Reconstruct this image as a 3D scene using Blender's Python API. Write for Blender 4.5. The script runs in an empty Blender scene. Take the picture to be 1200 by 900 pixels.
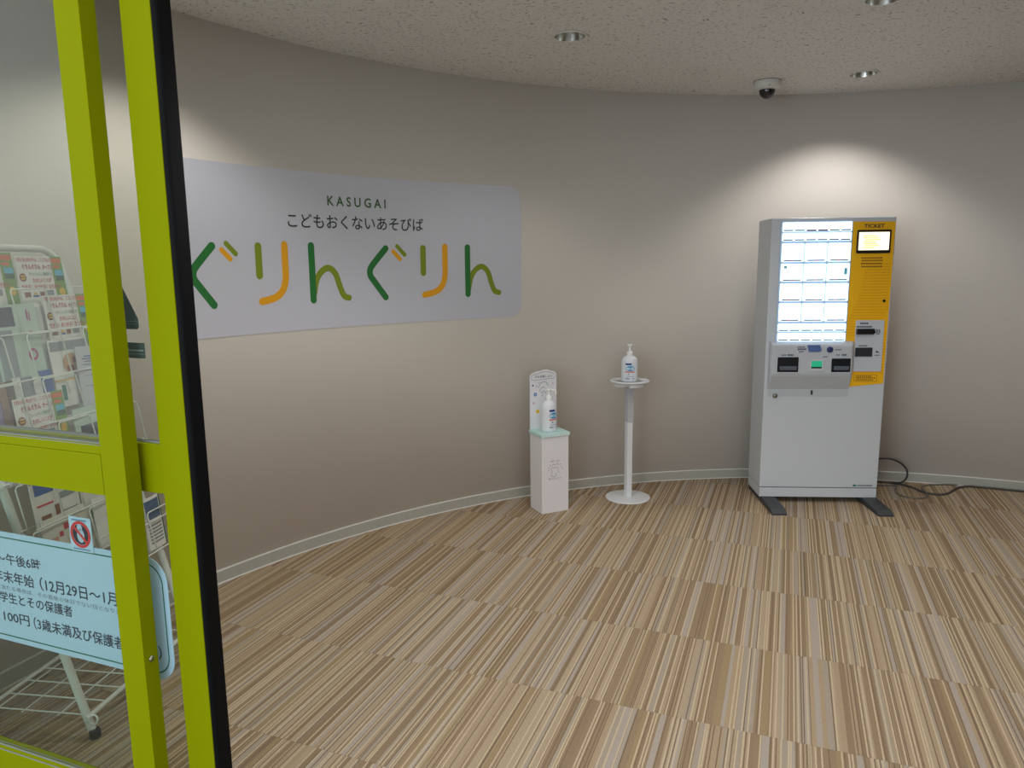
import bpy, bmesh, math, random
from mathutils import Vector, Matrix
random.seed(7)
PI = math.pi
scene = bpy.context.scene
COL = scene.collection

# ------------------------------------------------------------------ camera
FPX, PIT, ROL, H = 840.91, .1612, .0108, 1.366
cam = bpy.data.cameras.new('camera'); cam.sensor_width = 36; cam.lens = 36*FPX/1200
cam.clip_start = .02
co = bpy.data.objects.new('camera', cam); COL.objects.link(co)
c_, s_, cp, sp = math.cos(ROL), math.sin(ROL), math.cos(PIT), math.sin(PIT)
Rw, Uw, Fw = Vector((1, 0, 0)), Vector((0, sp, cp)), Vector((0, cp, -sp))
cx, cy, cz = Rw*c_-Uw*s_, Rw*s_+Uw*c_, -Fw
co.matrix_world = Matrix(((cx.x, cy.x, cz.x, 0), (cx.y, cy.y, cz.y, 0), (cx.z, cy.z, cz.z, H), (0, 0, 0, 1)))
scene.camera = co

# ------------------------------------------------------------------ world, daylight, exposure
wd = bpy.data.worlds.new('world'); scene.world = wd; wd.use_nodes = True
bg = wd.node_tree.nodes['Background']; bg.inputs[0].default_value = (.95, .965, 1, 1); bg.inputs[1].default_value = 1.35
DAY = 90.0       # daylight entering the outer lobby from its glazed entrance
al = bpy.data.lights.new('entrance_daylight', 'AREA'); al.shape = 'RECTANGLE'; al.size = 2.4; al.size_y = 1.8
al.energy = DAY; al.color = (.66, .86, 1)
ao = bpy.data.objects.new('entrance_daylight', al); COL.objects.link(ao); ao.location = (-3.0, -2.4, 1.5)
ao.rotation_euler = (Vector((-1.2, 1.6, 1.0))-ao.location).to_track_quat('-Z', 'Y').to_euler()
LAMP = 20.0      # each ceiling downlight
LAMPCOL = (1, .97, .935)
vs = scene.view_settings
vs.view_transform = 'Standard'; vs.look = 'None'; vs.gamma = 1; vs.use_curve_mapping = False; vs.exposure = 0.0

# ------------------------------------------------------------------ layout
XC, YC, R = 1.548, 1.055, 3.435          # plan circle of the curved wall
CE = 2.3624                              # ceiling height
TH = -.3686                              # building axis (carpet rows, doors)
D3 = Vector((math.cos(TH), math.sin(TH), 0)); N3 = Vector((-math.sin(TH), math.cos(TH), 0)); Z3 = Vector((0, 0, 1))
def arc(s, z, r=R): return Vector((XC+r*math.sin(s/R), YC+r*math.cos(s/R), z))
def fr(a, b, z): return D3*a+N3*b+Z3*z   # building axis frame: along the doors, into the room, up

# ------------------------------------------------------------------ materials
def srgb(c):
    f = lambda v: v/12.92 if v <= .04045 else ((v+.055)/1.055)**2.4
    return tuple(f(x/255) for x in c)+(1,)
MATS = {}
def mat(name, col, rough=.5, metal=0, bump=0, bscale=200, emit=None, estr=0, spec=.5, trans=0, var=0, coat=0):
    if name in MATS: return MATS[name]
    m = bpy.data.materials.new(name); m.use_nodes = True; nt = m.node_tree; b = nt.nodes['Principled BSDF']
    b.inputs['Base Color'].default_value = srgb(col); b.inputs['Roughness'].default_value = rough
    b.inputs['Metallic'].default_value = metal; b.inputs['Specular IOR Level'].default_value = spec
    if trans: b.inputs['Transmission Weight'].default_value = trans
    if coat: b.inputs['Coat Weight'].default_value = coat
    if emit: b.inputs['Emission Color'].default_value = srgb(emit); b.inputs['Emission Strength'].default_value = estr
    if bump or var:
        tc = nt.nodes.new('ShaderNodeTexCoord'); nz = nt.nodes.new('ShaderNodeTexNoise'); nz.inputs['Scale'].default_value = bscale
        nz.inputs['Detail'].default_value = 4
        nt.links.new(tc.outputs['Object'], nz.inputs['Vector'])
        if bump:
            bp = nt.nodes.new('ShaderNodeBump'); bp.inputs['Strength'].default_value = bump; bp.inputs['Distance'].default_value = .002
            nt.links.new(nz.outputs['Fac'], bp.inputs['Height']); nt.links.new(bp.outputs[0], b.inputs['Normal'])
        if var:
            mx = nt.nodes.new('ShaderNodeMix'); mx.data_type = 'RGBA'
            a = srgb(col); mx.inputs[6].default_value = tuple(x*(1-var) for x in a[:3])+(1,); mx.inputs[7].default_value = tuple(min(1, x*(1+var)) for x in a[:3])+(1,)
            nt.links.new(nz.outputs['Fac'], mx.inputs[0]); nt.links.new(mx.outputs[2], b.inputs['Base Color'])
    MATS[name] = m; return m

def wall_mat():
    m = mat('wallpaper', (206, 199, 191), .85); nt = m.node_tree; b = nt.nodes['Principled BSDF']; b.inputs['Specular IOR Level'].default_value = .2
    tc = nt.nodes.new('ShaderNodeTexCoord')
    mp = nt.nodes.new('ShaderNodeMapping'); mp.inputs['Scale'].default_value = (25, 25, 160)
    n1 = nt.nodes.new('ShaderNodeTexNoise'); n1.inputs['Scale'].default_value = 1; n1.inputs['Detail'].default_value = 5
    n2 = nt.nodes.new('ShaderNodeTexNoise'); n2.inputs['Scale'].default_value = 1.3; n2.inputs['Detail'].default_value = 3
    L = nt.links.new
    L(tc.outputs['Object'], mp.inputs['Vector']); L(mp.outputs[0], n1.inputs['Vector']); L(tc.outputs['Object'], n2.inputs['Vector'])
    mx = nt.nodes.new('ShaderNodeMix'); mx.data_type = 'RGBA'
    mx.inputs[6].default_value = srgb((213, 205, 196)); mx.inputs[7].default_value = srgb((223, 216, 208))
    ad = nt.nodes.new('ShaderNodeMath'); ad.operation = 'MULTIPLY_ADD'; ad.inputs[1].default_value = .5
    L(n1.outputs['Fac'], ad.inputs[0]); 
    hf = nt.nodes.new('ShaderNodeMath'); hf.operation = 'MULTIPLY'; hf.inputs[1].default_value = .5
    L(n2.outputs['Fac'], hf.inputs[0]); L(hf.outputs[0], ad.inputs[2]); L(ad.outputs[0], mx.inputs[0]); L(mx.outputs[2], b.inputs['Base Color'])
    bp = nt.nodes.new('ShaderNodeBump'); bp.inputs['Strength'].default_value = .25; bp.inputs['Distance'].default_value = .001
    L(n1.outputs['Fac'], bp.inputs['Height']); L(bp.outputs[0], b.inputs['Normal'])
    return m

def ceiling_mat():
    m = mat('acoustic_board', (206, 203, 198), .95); nt = m.node_tree; b = nt.nodes['Principled BSDF']; b.inputs['Specular IOR Level'].default_value = .1
    L = nt.links.new
    tc = nt.nodes.new('ShaderNodeTexCoord')
    nz = nt.nodes.new('ShaderNodeTexNoise'); nz.inputs['Scale'].default_value = 9; nz.inputs['Detail'].default_value = 2
    vec = nt.nodes.new('ShaderNodeMapping'); vec.inputs['Scale'].default_value = (70, 140, 80); vec.inputs['Rotation'].default_value = (0, 0, .5)
    mixv = nt.nodes.new('ShaderNodeMix'); mixv.data_type = 'VECTOR'; mixv.inputs[0].default_value = .08
    L(tc.outputs['Object'], nz.inputs['Vector']); L(tc.outputs['Object'], mixv.inputs[4]); L(nz.outputs['Color'], mixv.inputs[5])
    L(mixv.outputs[1], vec.inputs['Vector'])
    n1 = nt.nodes.new('ShaderNodeTexNoise'); n1.inputs['Scale'].default_value = 1; n1.inputs['Detail'].default_value = 2
    L(vec.outputs[0], n1.inputs['Vector'])
    cr = nt.nodes.new('ShaderNodeValToRGB'); e = cr.color_ramp.elements
    e[0].position = .31; e[0].color = srgb((148, 143, 138)); e[1].position = .41; e[1].color = srgb((224, 222, 219))
    L(n1.outputs['Fac'], cr.inputs['Fac']); L(cr.outputs[0], b.inputs['Base Color'])
    bp = nt.nodes.new('ShaderNodeBump'); bp.inputs['Strength'].default_value = .5; bp.inputs['Distance'].default_value = .003
    L(cr.outputs[0], bp.inputs['Height']); L(bp.outputs[0], b.inputs['Normal'])
    return m

def carpet_mat():
    m = mat('striped_carpet', (150, 125, 95), .95); nt = m.node_tree; b = nt.nodes['Principled BSDF']; b.inputs['Specular IOR Level'].default_value = .05
    L = nt.links.new
    def math_(op, a=None, bb=None):
        n = nt.nodes.new('ShaderNodeMath'); n.operation = op
        for i, v in enumerate((a, bb)):
            if v is None: continue
            if isinstance(v, (int, float)): n.inputs[i].default_value = v
            else: L(v, n.inputs[i])
        return n.outputs[0]
    tc = nt.nodes.new('ShaderNodeTexCoord'); oi = nt.nodes.new('ShaderNodeObjectInfo'); sx = nt.nodes.new('ShaderNodeSeparateXYZ')
    L(tc.outputs['Object'], sx.inputs[0])
    # slight wander of the yarn rows
    nw = nt.nodes.new('ShaderNodeTexNoise'); nw.inputs['Scale'].default_value = 260; nw.inputs['Detail'].default_value = 1
    L(tc.outputs['Object'], nw.inputs['Vector'])
    wob = math_('MULTIPLY', math_('SUBTRACT', nw.outputs['Fac'], .5), .0022)
    x = math_('ADD', math_('ADD', sx.outputs['X'], wob), math_('MULTIPLY', oi.outputs['Random'], 37.0))
    def voro(scale, off):
        v = nt.nodes.new('ShaderNodeTexVoronoi'); v.voronoi_dimensions = '1D'; v.inputs['Scale'].default_value = scale; v.inputs['Randomness'].default_value = 1
        L(math_('ADD', x, off), v.inputs['W']); s = nt.nodes.new('ShaderNodeSeparateColor'); L(v.outputs['Color'], s.inputs[0]); return v, s
    v1, s1 = voro(58, 3.3)
    cr = nt.nodes.new('ShaderNodeValToRGB'); cr.color_ramp.interpolation = 'CONSTANT'; e = cr.color_ramp.elements
    pal = [(0, (147, 126, 101)), (.2, (166, 145, 118)), (.36, (161, 148, 131)), (.52, (142, 121, 97)), (.66, (170, 151, 125)), (.8, (167, 155, 142)), (.92, (154, 133, 102))]
    e[0].color = srgb(pal[0][1]); e[1].position = pal[1][0]; e[1].color = srgb(pal[1][1])
    for p, c in pal[2:]:
        q = e.new(p); q.color = srgb(c)
    L(s1.outputs[0], cr.inputs['Fac'])
    # thin pale and thin dark pinstripes
    def pin(prev, scale, off, thr, col, keep):
        v, s = voro(scale, off)
        f = math_('MULTIPLY', math_('LESS_THAN', v.outputs['Distance'], thr), math_('GREATER_THAN', s.outputs[1], keep))
        mx = nt.nodes.new('ShaderNodeMix'); mx.data_type = 'RGBA'; L(f, mx.inputs[0]); L(prev, mx.inputs[6]); mx.inputs[7].default_value = srgb(col)
        return mx.outputs[2]
    c = pin(cr.outputs[0], 58, 11.7, .10, (125, 105, 85), .35)
    c = pin(c, 52, 23.1, .12, (191, 172, 144), .28)
    # yarn fleck
    nf = nt.nodes.new('ShaderNodeTexNoise'); nf.inputs['Scale'].default_value = 420; nf.inputs['Detail'].default_value = 2
    L(tc.outputs['Object'], nf.inputs['Vector'])
    mx = nt.nodes.new('ShaderNodeMix'); mx.data_type = 'RGBA'; mx.blend_type = 'MULTIPLY'; mx.inputs[0].default_value = 1
    g = math_('ADD', math_('MULTIPLY', nf.outputs['Fac'], .5), .74)
    cb = nt.nodes.new('ShaderNodeCombineColor')
    for i in range(3): L(g, cb.inputs[i])
    L(c, mx.inputs[6]); L(cb.outputs[0], mx.inputs[7]); L(mx.outputs[2], b.inputs['Base Color'])
    bp = nt.nodes.new('ShaderNodeBump'); bp.inputs['Strength'].default_value = .5; bp.inputs['Distance'].default_value = .002
    L(nf.outputs['Fac'], bp.inputs['Height']); L(bp.outputs[0], b.inputs['Normal'])
    return m

def glass_mat(name='pane_glass', tint=(.885, .905, .88), refl=1.0):
    m = bpy.data.materials.new(name); m.use_nodes = True; nt = m.node_tree; L = nt.links.new
    for n in list(nt.nodes): nt.nodes.remove(n)
    out = nt.nodes.new('ShaderNodeOutputMaterial'); mx = nt.nodes.new('ShaderNodeMixShader')
    t = nt.nodes.new('ShaderNodeBsdfTransparent'); t.inputs[0].default_value = tint+(1,)
    g = nt.nodes.new('ShaderNodeBsdfGlossy'); g.inputs['Roughness'].default_value = .02; g.inputs['Color'].default_value = (refl, refl, refl, 1)
    f = nt.nodes.new('ShaderNodeFresnel'); f.inputs[0].default_value = 1.38
    ge = nt.nodes.new('ShaderNodeNewGeometry'); iv = nt.nodes.new('ShaderNodeMath'); iv.operation = 'SUBTRACT'; iv.inputs[0].default_value = 1; L(ge.outputs['Backfacing'], iv.inputs[1])
    mu = nt.nodes.new('ShaderNodeMath'); mu.operation = 'MULTIPLY'; L(f.outputs[0], mu.inputs[0]); L(iv.outputs[0], mu.inputs[1])
    L(mu.outputs[0], mx.inputs[0]); L(t.outputs[0], mx.inputs[1]); L(g.outputs[0], mx.inputs[2]); L(mx.outputs[0], out.inputs[0])
    return m

M_WALL = wall_mat(); M_CEIL = ceiling_mat(); M_CARPET = carpet_mat(); M_GLASS = glass_mat()
M_LIME = mat('lime_painted_metal', (126, 133, 1), .6, bump=.05, bscale=600, spec=.03)
M_RUB = mat('black_rubber', (9, 10, 12), .8, spec=.15)
M_GASK = mat('grey_gasket', (128, 132, 130), .6)
M_WHITE = mat('white_paint_metal', (225, 226, 228), .35)
M_WIRE = mat('white_coated_wire', (226, 228, 222), .4)
M_SKIRT = mat('vinyl_baseboard', (170, 168, 157), .6, bump=.05, bscale=300)
M_SKIRTED = mat('baseboard_edge', (205, 203, 196), .6)
M_BODY = mat('machine_light_grey', (198, 201, 205), .35, bump=.02, bscale=900)
M_DARK = mat('dark_grey_steel', (56, 58, 61), .5)
M_BLK = mat('black_plastic', (16, 17, 19), .35)
M_PRINTK = mat('print_black', (42, 46, 52), .7)

# ------------------------------------------------------------------ mesh builder
class MB:
    def __init__(s): s.v = []; s.f = []; s.sm = []
    def add(s, vs, fs, smooth=False):
        o = len(s.v); s.v += [tuple(p) for p in vs]; s.f += [tuple(i+o for i in f) for f in fs]; s.sm += [smooth]*len(fs); return s
    def box(s, a, b, M=None):
        x0, y0, z0 = a; x1, y1, z1 = b
        vs = [(x0, y0, z0), (x1, y0, z0), (x1, y1, z0), (x0, y1, z0), (x0, y0, z1), (x1, y0, z1), (x1, y1, z1), (x0, y1, z1)]
        if M is not None: vs = [M @ Vector(p) for p in vs]
        return s.add(vs, [(0, 3, 2, 1), (4, 5, 6, 7), (0, 1, 5, 4), (1, 2, 6, 5), (2, 3, 7, 6), (3, 0, 4, 7)])
    def prism(s, poly, ext, fn, smooth=False):
        """poly: 2D ccw outline, ext: (t0,t1); fn(u,v,t)->point"""
        n = len(poly); vs = [fn(u, v, ext[0]) for u, v in poly]+[fn(u, v, ext[1]) for u, v in poly]
        o = len(s.v); s.v += [tuple(p) for p in vs]
        s.f += [tuple(o+i for i in reversed(range(n))), tuple(o+n+i for i in range(n))]; s.sm += [False, False]
        for i in range(n):
            j = (i+1) % n; s.f.append((o+i, o+j, o+n+j, o+n+i)); s.sm.append(smooth)
        return s
    def tube(s, pts, r, n=10, closed=False, caps=True):
        pts = [Vector(p) for p in pts]; k = len(pts); rings = []; prev = None
        for i, p in enumerate(pts):
            a = pts[(i-1) % k] if (closed or i > 0) else p; b = pts[(i+1) % k] if (closed or i < k-1) else p
            t = (b-a).normalized()
            if prev is None:
                u = t.cross(Z3) if abs(t.z) < .9 else t.cross(Vector((1, 0, 0)))
            else: u = prev-t*prev.dot(t)
            u.normalize(); prev = u; w = t.cross(u)
            rr = r[i] if isinstance(r, (list, tuple)) else r
            rings.append([p+(u*math.cos(2*PI*j/n)+w*math.sin(2*PI*j/n))*rr for j in range(n)])
        vs = [q for rg in rings for q in rg]; fs = []
        for i in range(k if closed else k-1):
            a = i*n; b = ((i+1) % k)*n
            for j in range(n): fs.append((a+j, a+(j+1) % n, b+(j+1) % n, b+j))
        s.add(vs, fs, True)
        if caps and not closed: s.add(rings[0], [tuple(reversed(range(n)))]); s.add(rings[-1], [tuple(range(n))])
        return s
    def lathe(s, prof, n=32, c=(0, 0, 0), sx=1, sy=1, smooth=True, caps=True):
        c = Vector(c); vs = []; fs = []
        for r, z in prof:
            for j in range(n): vs.append(c+Vector((r*sx*math.cos(2*PI*j/n), r*sy*math.sin(2*PI*j/n), z)))
        for i in range(len(prof)-1):
            for j in range(n): fs.append((i*n+j, i*n+(j+1) % n, (i+1)*n+(j+1) % n, (i+1)*n+j))
        s.add(vs, fs, smooth)
        if caps: s.add([vs[j] for j in range(n)], [tuple(reversed(range(n)))]); s.add(vs[-n:], [tuple(range(n))])
        return s
    def mesh(s, name, m):
        me = bpy.data.meshes.new(name); me.from_pydata(s.v, [], s.f); me.polygons.foreach_set('use_smooth', s.sm)
        me.materials.append(m); me.update(); return me
    def build(s, name, m, parent=None, bevel=0, seg=2, origin=None):
        me = s.mesh(name, m); o = bpy.data.objects.new(name, me); COL.objects.link(o)
        if origin is not None:
            me.transform(Matrix.Translation(-Vector(origin))); o.location = origin
        if parent: o.parent = parent
        if bevel:
            b = o.modifiers.new('bevel', 'BEVEL'); b.width = bevel; b.segments = seg; b.limit_method = 'ANGLE'; b.angle_limit = .6
        return o
def tag(o, label=None, cat=None, group=None, kind=None):
    for k, v in (('label', label), ('category', cat), ('group', group), ('kind', kind)):
        if v: o[k] = v
    return o
def empty(name, loc=(0, 0, 0), rz=0):
    o = bpy.data.objects.new(name, None); o.empty_display_size = .1; COL.objects.link(o); o.location = loc; o.rotation_euler = (0, 0, rz); return o
def copy_tree(o, parent=None):
    c = o.copy(); COL.objects.link(c); c.parent = parent
    for ch in list(o.children): copy_tree(ch, c)
    return c
def rrect(x0, y0, x1, y1, r, n=6):
    pts = []
    for (cx_, cy_, a0) in ((x1-r, y0+r, -PI/2), (x1-r, y1-r, 0), (x0+r, y1-r, PI/2), (x0+r, y0+r, PI)):
        for i in range(n+1): a = a0+PI/2*i/n; pts.append((cx_+r*math.cos(a), cy_+r*math.sin(a)))
    return pts
def spline(pts, n=8, closed=False):
    pts = [Vector(p) for p in pts]; out = []; k = len(pts)
    for i in range(k if closed else k-1):
        if closed: p0, p1, p2, p3 = (pts[(i+j) % k] for j in (-1, 0, 1, 2))
        else: p0, p1, p2, p3 = pts[max(0, i-1)], pts[i], pts[i+1], pts[min(k-1, i+2)]
        for j in range(n):
            t = j/n
            out.append(.5*((2*p1)+(p2-p0)*t+(2*p0-5*p1+4*p2-p3)*t*t+(3*p1-p0-3*p2+p3)*t**3))
    if not closed: out.append(pts[-1])
    return out
_txt = {}
def text_geo(s, bold=0.0, res=3):
    """flat glyph geometry of a line of text: verts (x,y), faces, bounds"""
    key = (s, bold, res)
    if key in _txt: return _txt[key]
    cu = bpy.data.curves.new('t', 'FONT'); cu.body = s; cu.size = 1; cu.offset = bold; cu.resolution_u = res; cu.fill_mode = 'FRONT'
    o = bpy.data.objects.new('t', cu); COL.objects.link(o)
    dg = bpy.context.evaluated_depsgraph_get(); ev = o.evaluated_get(dg); me = ev.to_mesh()
    vs = [(v.co.x, v.co.y) for v in me.vertices]; fs = [tuple(p.vertices) for p in me.polygons]; ev.to_mesh_clear()
    bpy.data.objects.remove(o); bpy.data.curves.remove(cu)
    xs = [v[0] for v in vs] or [0, 1]; ys = [v[1] for v in vs] or [0, 1]
    _txt[key] = (vs, fs, min(xs), max(xs), min(ys), max(ys)); return _txt[key]
def text_mb(mb, s, x0, x1, y0, y1, fn, bold=0.0, res=3):
    """fit the line into the rectangle and map with fn(u,v)"""
    vs, fs, a, b, c, d = text_geo(s, bold, res)
    mb.add([fn(x0+(x-a)/(b-a)*(x1-x0), y0+(y-c)/(d-c)*(y1-y0)) for x, y in vs], fs); return mb
def stroke(mb, pts, w, fn, n=8):
    pts = [Vector((p[0], p[1])) for p in pts]; k = len(pts); L, Rr = [], []
    for i, p in enumerate(pts):
        t = (pts[min(k-1, i+1)]-pts[max(0, i-1)]).normalized(); nn = Vector((-t.y, t.x))*w/2; L.append(p+nn); Rr.append(p-nn)
    vs = []; fs = []
    for l, r in zip(L, Rr): vs += [fn(*l), fn(*r)]
    for i in range(k-1): fs.append((2*i, 2*i+1, 2*i+3, 2*i+2))
    mb.add(vs, fs)
    for e, o in ((0, 1), (k-1, k-2)):
        t = (pts[e]-pts[o]).normalized(); a0 = math.atan2(t.y, t.x); ring = [pts[e]+Vector((math.cos(a0-PI/2+PI*j/n), math.sin(a0-PI/2+PI*j/n)))*w/2 for j in range(n+1)]
        mb.add([fn(*q) for q in ring], [tuple(range(n+1))])
    return mb
def disc(mb, cx_, cy_, r, fn, n=20, sy=1):
    return mb.add([fn(cx_+r*math.cos(2*PI*i/n), cy_+r*sy*math.sin(2*PI*i/n)) for i in range(n)], [tuple(range(n))])
def quad(mb, x0, y0, x1, y1, fn): return mb.add([fn(x0, y0), fn(x1, y0), fn(x1, y1), fn(x0, y1)], [(0, 1, 2, 3)])
def ring2(mb, outer, inner, fn):
    n = len(outer); return mb.add([fn(*p) for p in outer]+[fn(*p) for p in inner], [(i, (i+1) % n, n+(i+1) % n, n+i) for i in range(n)])

# ================================================================== setting
S0, S1 = -1.95*R, 1.95*R*.98    # arc range of the curved wall (radians*R)
DOORB = 1.12                    # the door line: distance from the camera along N3
# end the arc where it meets the door wall line
def arc_end(sign):
    a = 0
    while True:
        p = arc(sign*a, 0)
        if p.dot(N3) < DOORB+.03 or a > 3*R: return sign*a
        a += .01
SA, SB = arc_end(-1), arc_end(1)
NS = 120
def arc_strip(mb, s0, s1, prof, n=NS):
    """prof: closed list of (inset, z)"""
    k = len(prof); vs = []; fs = []
    for i in range(n+1):
        s = s0+(s1-s0)*i/n
        for ins, z in prof: vs.append(arc(s, z, R-ins))
    for i in range(n):
        for j in range(k): fs.append((i*k+j, (i+1)*k+j, (i+1)*k+(j+1) % k, i*k+(j+1) % k))
    mb.add(vs, fs, False); o = n*k
    mb.add([vs[j] for j in range(k)], [tuple(range(k))]); mb.add(vs[o:o+k], [tuple(reversed(range(k)))])
    return mb
w = arc_strip(MB(), SA, SB, [(0, 0), (0, CE), (-.1, CE), (-.1, 0)]).build('wall_back', M_WALL)
for p in w.data.polygons: p.use_smooth = len(p.vertices) == 4 and abs(p.normal.z) < .5
tag(w, kind='structure', label='long curved wall covered in off-white wallpaper')
b = arc_strip(MB(), SA, SB, [(0, 0), (.006, 0), (.006, .062), (0, .062)]).build('baseboard_back', M_SKIRT)
tag(b, kind='structure', label='grey vinyl baseboard along the curved wall')
arc_strip(MB(), SA, SB, [(0, .062), (.0065, .062), (.004, .067), (0, .067)]).build('top_edge', M_SKIRTED, b)
arc_strip(MB(), SA, SB, [(.006, 0.0065), (.010, .0065), (.008, .0095), (.006, .011)]).build('bottom_edge', M_SKIRTED, b)

# floor slab (under the carpet and out into the lobby)
fl = MB()
fl.prism([(-4.6, -3.2), (6.2, -3.2), (6.2, 6.0), (-4.6, 6.0)], (-.12, -.0005), lambda u, v, t: (u, v, t))
floor = fl.build('floor', mat('floor_screed', (120, 116, 110), .8, bump=.1, bscale=60)); tag(floor, kind='structure', label='floor of carpet tiles with brown and beige stripes')
# carpet tiles, 50 cm, clipped to the round room
NCLIP = 160
clip = [arc(SA+(SB-SA)*i/NCLIP, 0, R-.001) for i in range(NCLIP+1)]
clip = [(p.dot(D3), p.dot(N3)) for p in clip]
clip = clip[::-1]               # counter-clockwise
def clip_poly(poly, cl):
    out = poly
    for i in range(len(cl)):
        a, b_ = cl[i], cl[(i+1) % len(cl)]; ex, ey = b_[0]-a[0], b_[1]-a[1]
        if abs(ex)+abs(ey) < 1e-9: continue
        inp = out; out = []
        ins = lambda p: ex*(p[1]-a[1])-ey*(p[0]-a[0]) >= -1e-9
        for j in range(len(inp)):
            p, q = inp[j], inp[(j+1) % len(inp)]; ip, iq = ins(p), ins(q)
            if ip: out.append(p)
            if ip != iq:
                dx, dy = q[0]-p[0], q[1]-p[1]; den = ex*dy-ey*dx
                t = -(ex*(p[1]-a[1])-ey*(p[0]-a[0]))/den; out.append((p[0]+dx*t, p[1]+dy*t))
        if len(out) < 3: return []
    return out
def area(p): return abs(sum(p[i][0]*p[(i+1) % len(p)][1]-p[(i+1) % len(p)][0]*p[i][1] for i in range(len(p))))/2
T, GAP = .5, .0004
full = None
row0 = 3.540
for i in range(-8, 14):
    for j in range(-9, 3):
        ca, cb_ = i*T-.13, row0+j*T+T/2
        sq = [(ca-T/2+GAP, cb_-T/2+GAP), (ca+T/2-GAP, cb_-T/2+GAP), (ca+T/2-GAP, cb_+T/2-GAP), (ca-T/2+GAP, cb_+T/2-GAP)]
        pol = clip_poly(sq, clip)
        if not pol or area(pol) < .002: continue
        fn = lambda u, v, t: (u-ca, v-cb_, t)
        if abs(area(pol)-area(sq)) < 1e-5:
            if full is None: full = MB().prism(sq, (-.0005, .006), fn).mesh('carpet_tile', M_CARPET)
            me = full
        else: me = MB().prism(pol, (-.0005, .006), fn).mesh('carpet_tile', M_CARPET)
        o = bpy.data.objects.new('carpet_tile', me); COL.objects.link(o); o.parent = floor
        o.location = fr(ca, cb_, 0); o.rotation_euler = (0, 0, TH)
FZ = .006  # carpet surface

# ceiling
ce = MB()
pol = [(arc(SA+(SB-SA)*i/NS, 0, R+.1).x, arc(SA+(SB-SA)*i/NS, 0, R+.1).y) for i in range(NS+1)][::-1]
ce.prism(pol, (CE, CE+.1), lambda u, v, t: (u, v, t))
ceil = ce.build('ceiling', M_CEIL); tag(ceil, kind='structure', label='white acoustic ceiling with fine dark fissures')
# wall above and beside the doorway, on the door line
A0, A1 = arc(SA, 0).dot(D3)-.1, arc(SB, 0).dot(D3)+.1
def door_box(mb, a0, a1, b0, b1, z0, z1):
    mb.prism([(a0, b0), (a1, b0), (a1, b1), (a0, b1)], (z0, z1), lambda u, v, t: fr(u, v, t)); return mb
OPEN_R = 1.3
hw = door_box(MB(), -4.4, A1, DOORB-.06, DOORB+.14, 2.22, CE+.1).build('wall_front_header', M_WALL); tag(hw, kind='structure', label='wall strip above the sliding doors')
lw = door_box(MB(), -4.4, -2.625, DOORB-.06, DOORB+.14, 0, 2.22).build('wall_front_left', M_WALL); tag(lw, kind='structure', label='wall left of the fixed glass panel')
rw = door_box(MB(), OPEN_R, A1, DOORB-.06, DOORB+.14, 0, 2.22).build('wall_front', M_WALL); tag(rw, kind='structure', label='wall beside the doorway')

# ------------------------------------------------------------------ doors
def _fin(o, parent):
    o.parent = parent; o.matrix_parent_inverse = Matrix.Translation(parent.location).inverted() if parent.parent is None else Matrix.Identity(4); return o
RZ0, RZ1 = .868, .985    # middle rail
# fixed glazed panel (nearest the camera)
d1 = empty('door_1', fr(-2.0, DOORB, 0)); tag(d1, kind='structure', label='fixed lime green framed glass panel nearest the viewer')
PL = -2.62
add = lambda name, m, par, bev, *boxes: _fin([mb := MB(), [door_box(mb, *q) for q in boxes], mb.build(name, m, None, bev)][2], par)
TOPZ = 2.20
st1 = add('stile', M_LIME, d1, .001, (-1.418, -1.3485, DOORB, DOORB+.039, .012, TOPZ))
add('stile', M_LIME, d1, .001, (PL, PL+.07, DOORB, DOORB+.039, .012, TOPZ))
rm = add('rail', M_LIME, d1, .001, (PL+.072, -1.4205, DOORB+.001, DOORB+.037, RZ0, RZ1-.022))
add('rail_cap', M_LIME, rm, .0006, (PL+.07, -1.418, DOORB+.001, DOORB+.037, RZ1-.0212, RZ1-.002))
rm.children[0].parent = rm
add('rail', M_LIME, d1, .001, (PL+.07, -1.418, DOORB, DOORB+.039, .012, .115))
add('rail', M_LIME, d1, .001, (PL+.07, -1.418, DOORB, DOORB+.039, TOPZ-.1, TOPZ))
g1 = add('glass_pane', M_GLASS, d1, 0, (PL+.065, -1.415, DOORB+.017, DOORB+.022, RZ1-.004, TOPZ-.09))
g2 = add('glass_pane', M_GLASS, d1, 0, (PL+.065, -1.415, DOORB+.017, DOORB+.022, .112, RZ0+.002))
for z in (RZ1-.002, .115):
    add('gasket', M_GASK, d1, 0, (PL+.07, -1.418, DOORB+.0145, DOORB+.0168, z, z+.003))
    add('gasket', M_GASK, d1, 0, (PL+.07, -1.418, DOORB+.0012, DOORB+.0042, z, z+.0008))
    add('gasket', M_GASK, d1, 0, (PL+.07, -1.418, DOORB+.0222, DOORB+.0245, z, z+.003))
bo = MB().lathe([(.0, 0), (.007, 0), (.007, .002), (.004, .004)], 14)
bo.v = [tuple(fr(-1.3485, DOORB+.020, .475)+D3*p[2]+N3*p[0]+Z3*p[1]) for p in bo.v]
_fin(bo.build('screw', mat('steel', (170, 165, 150), .3, 1)), d1)

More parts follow.
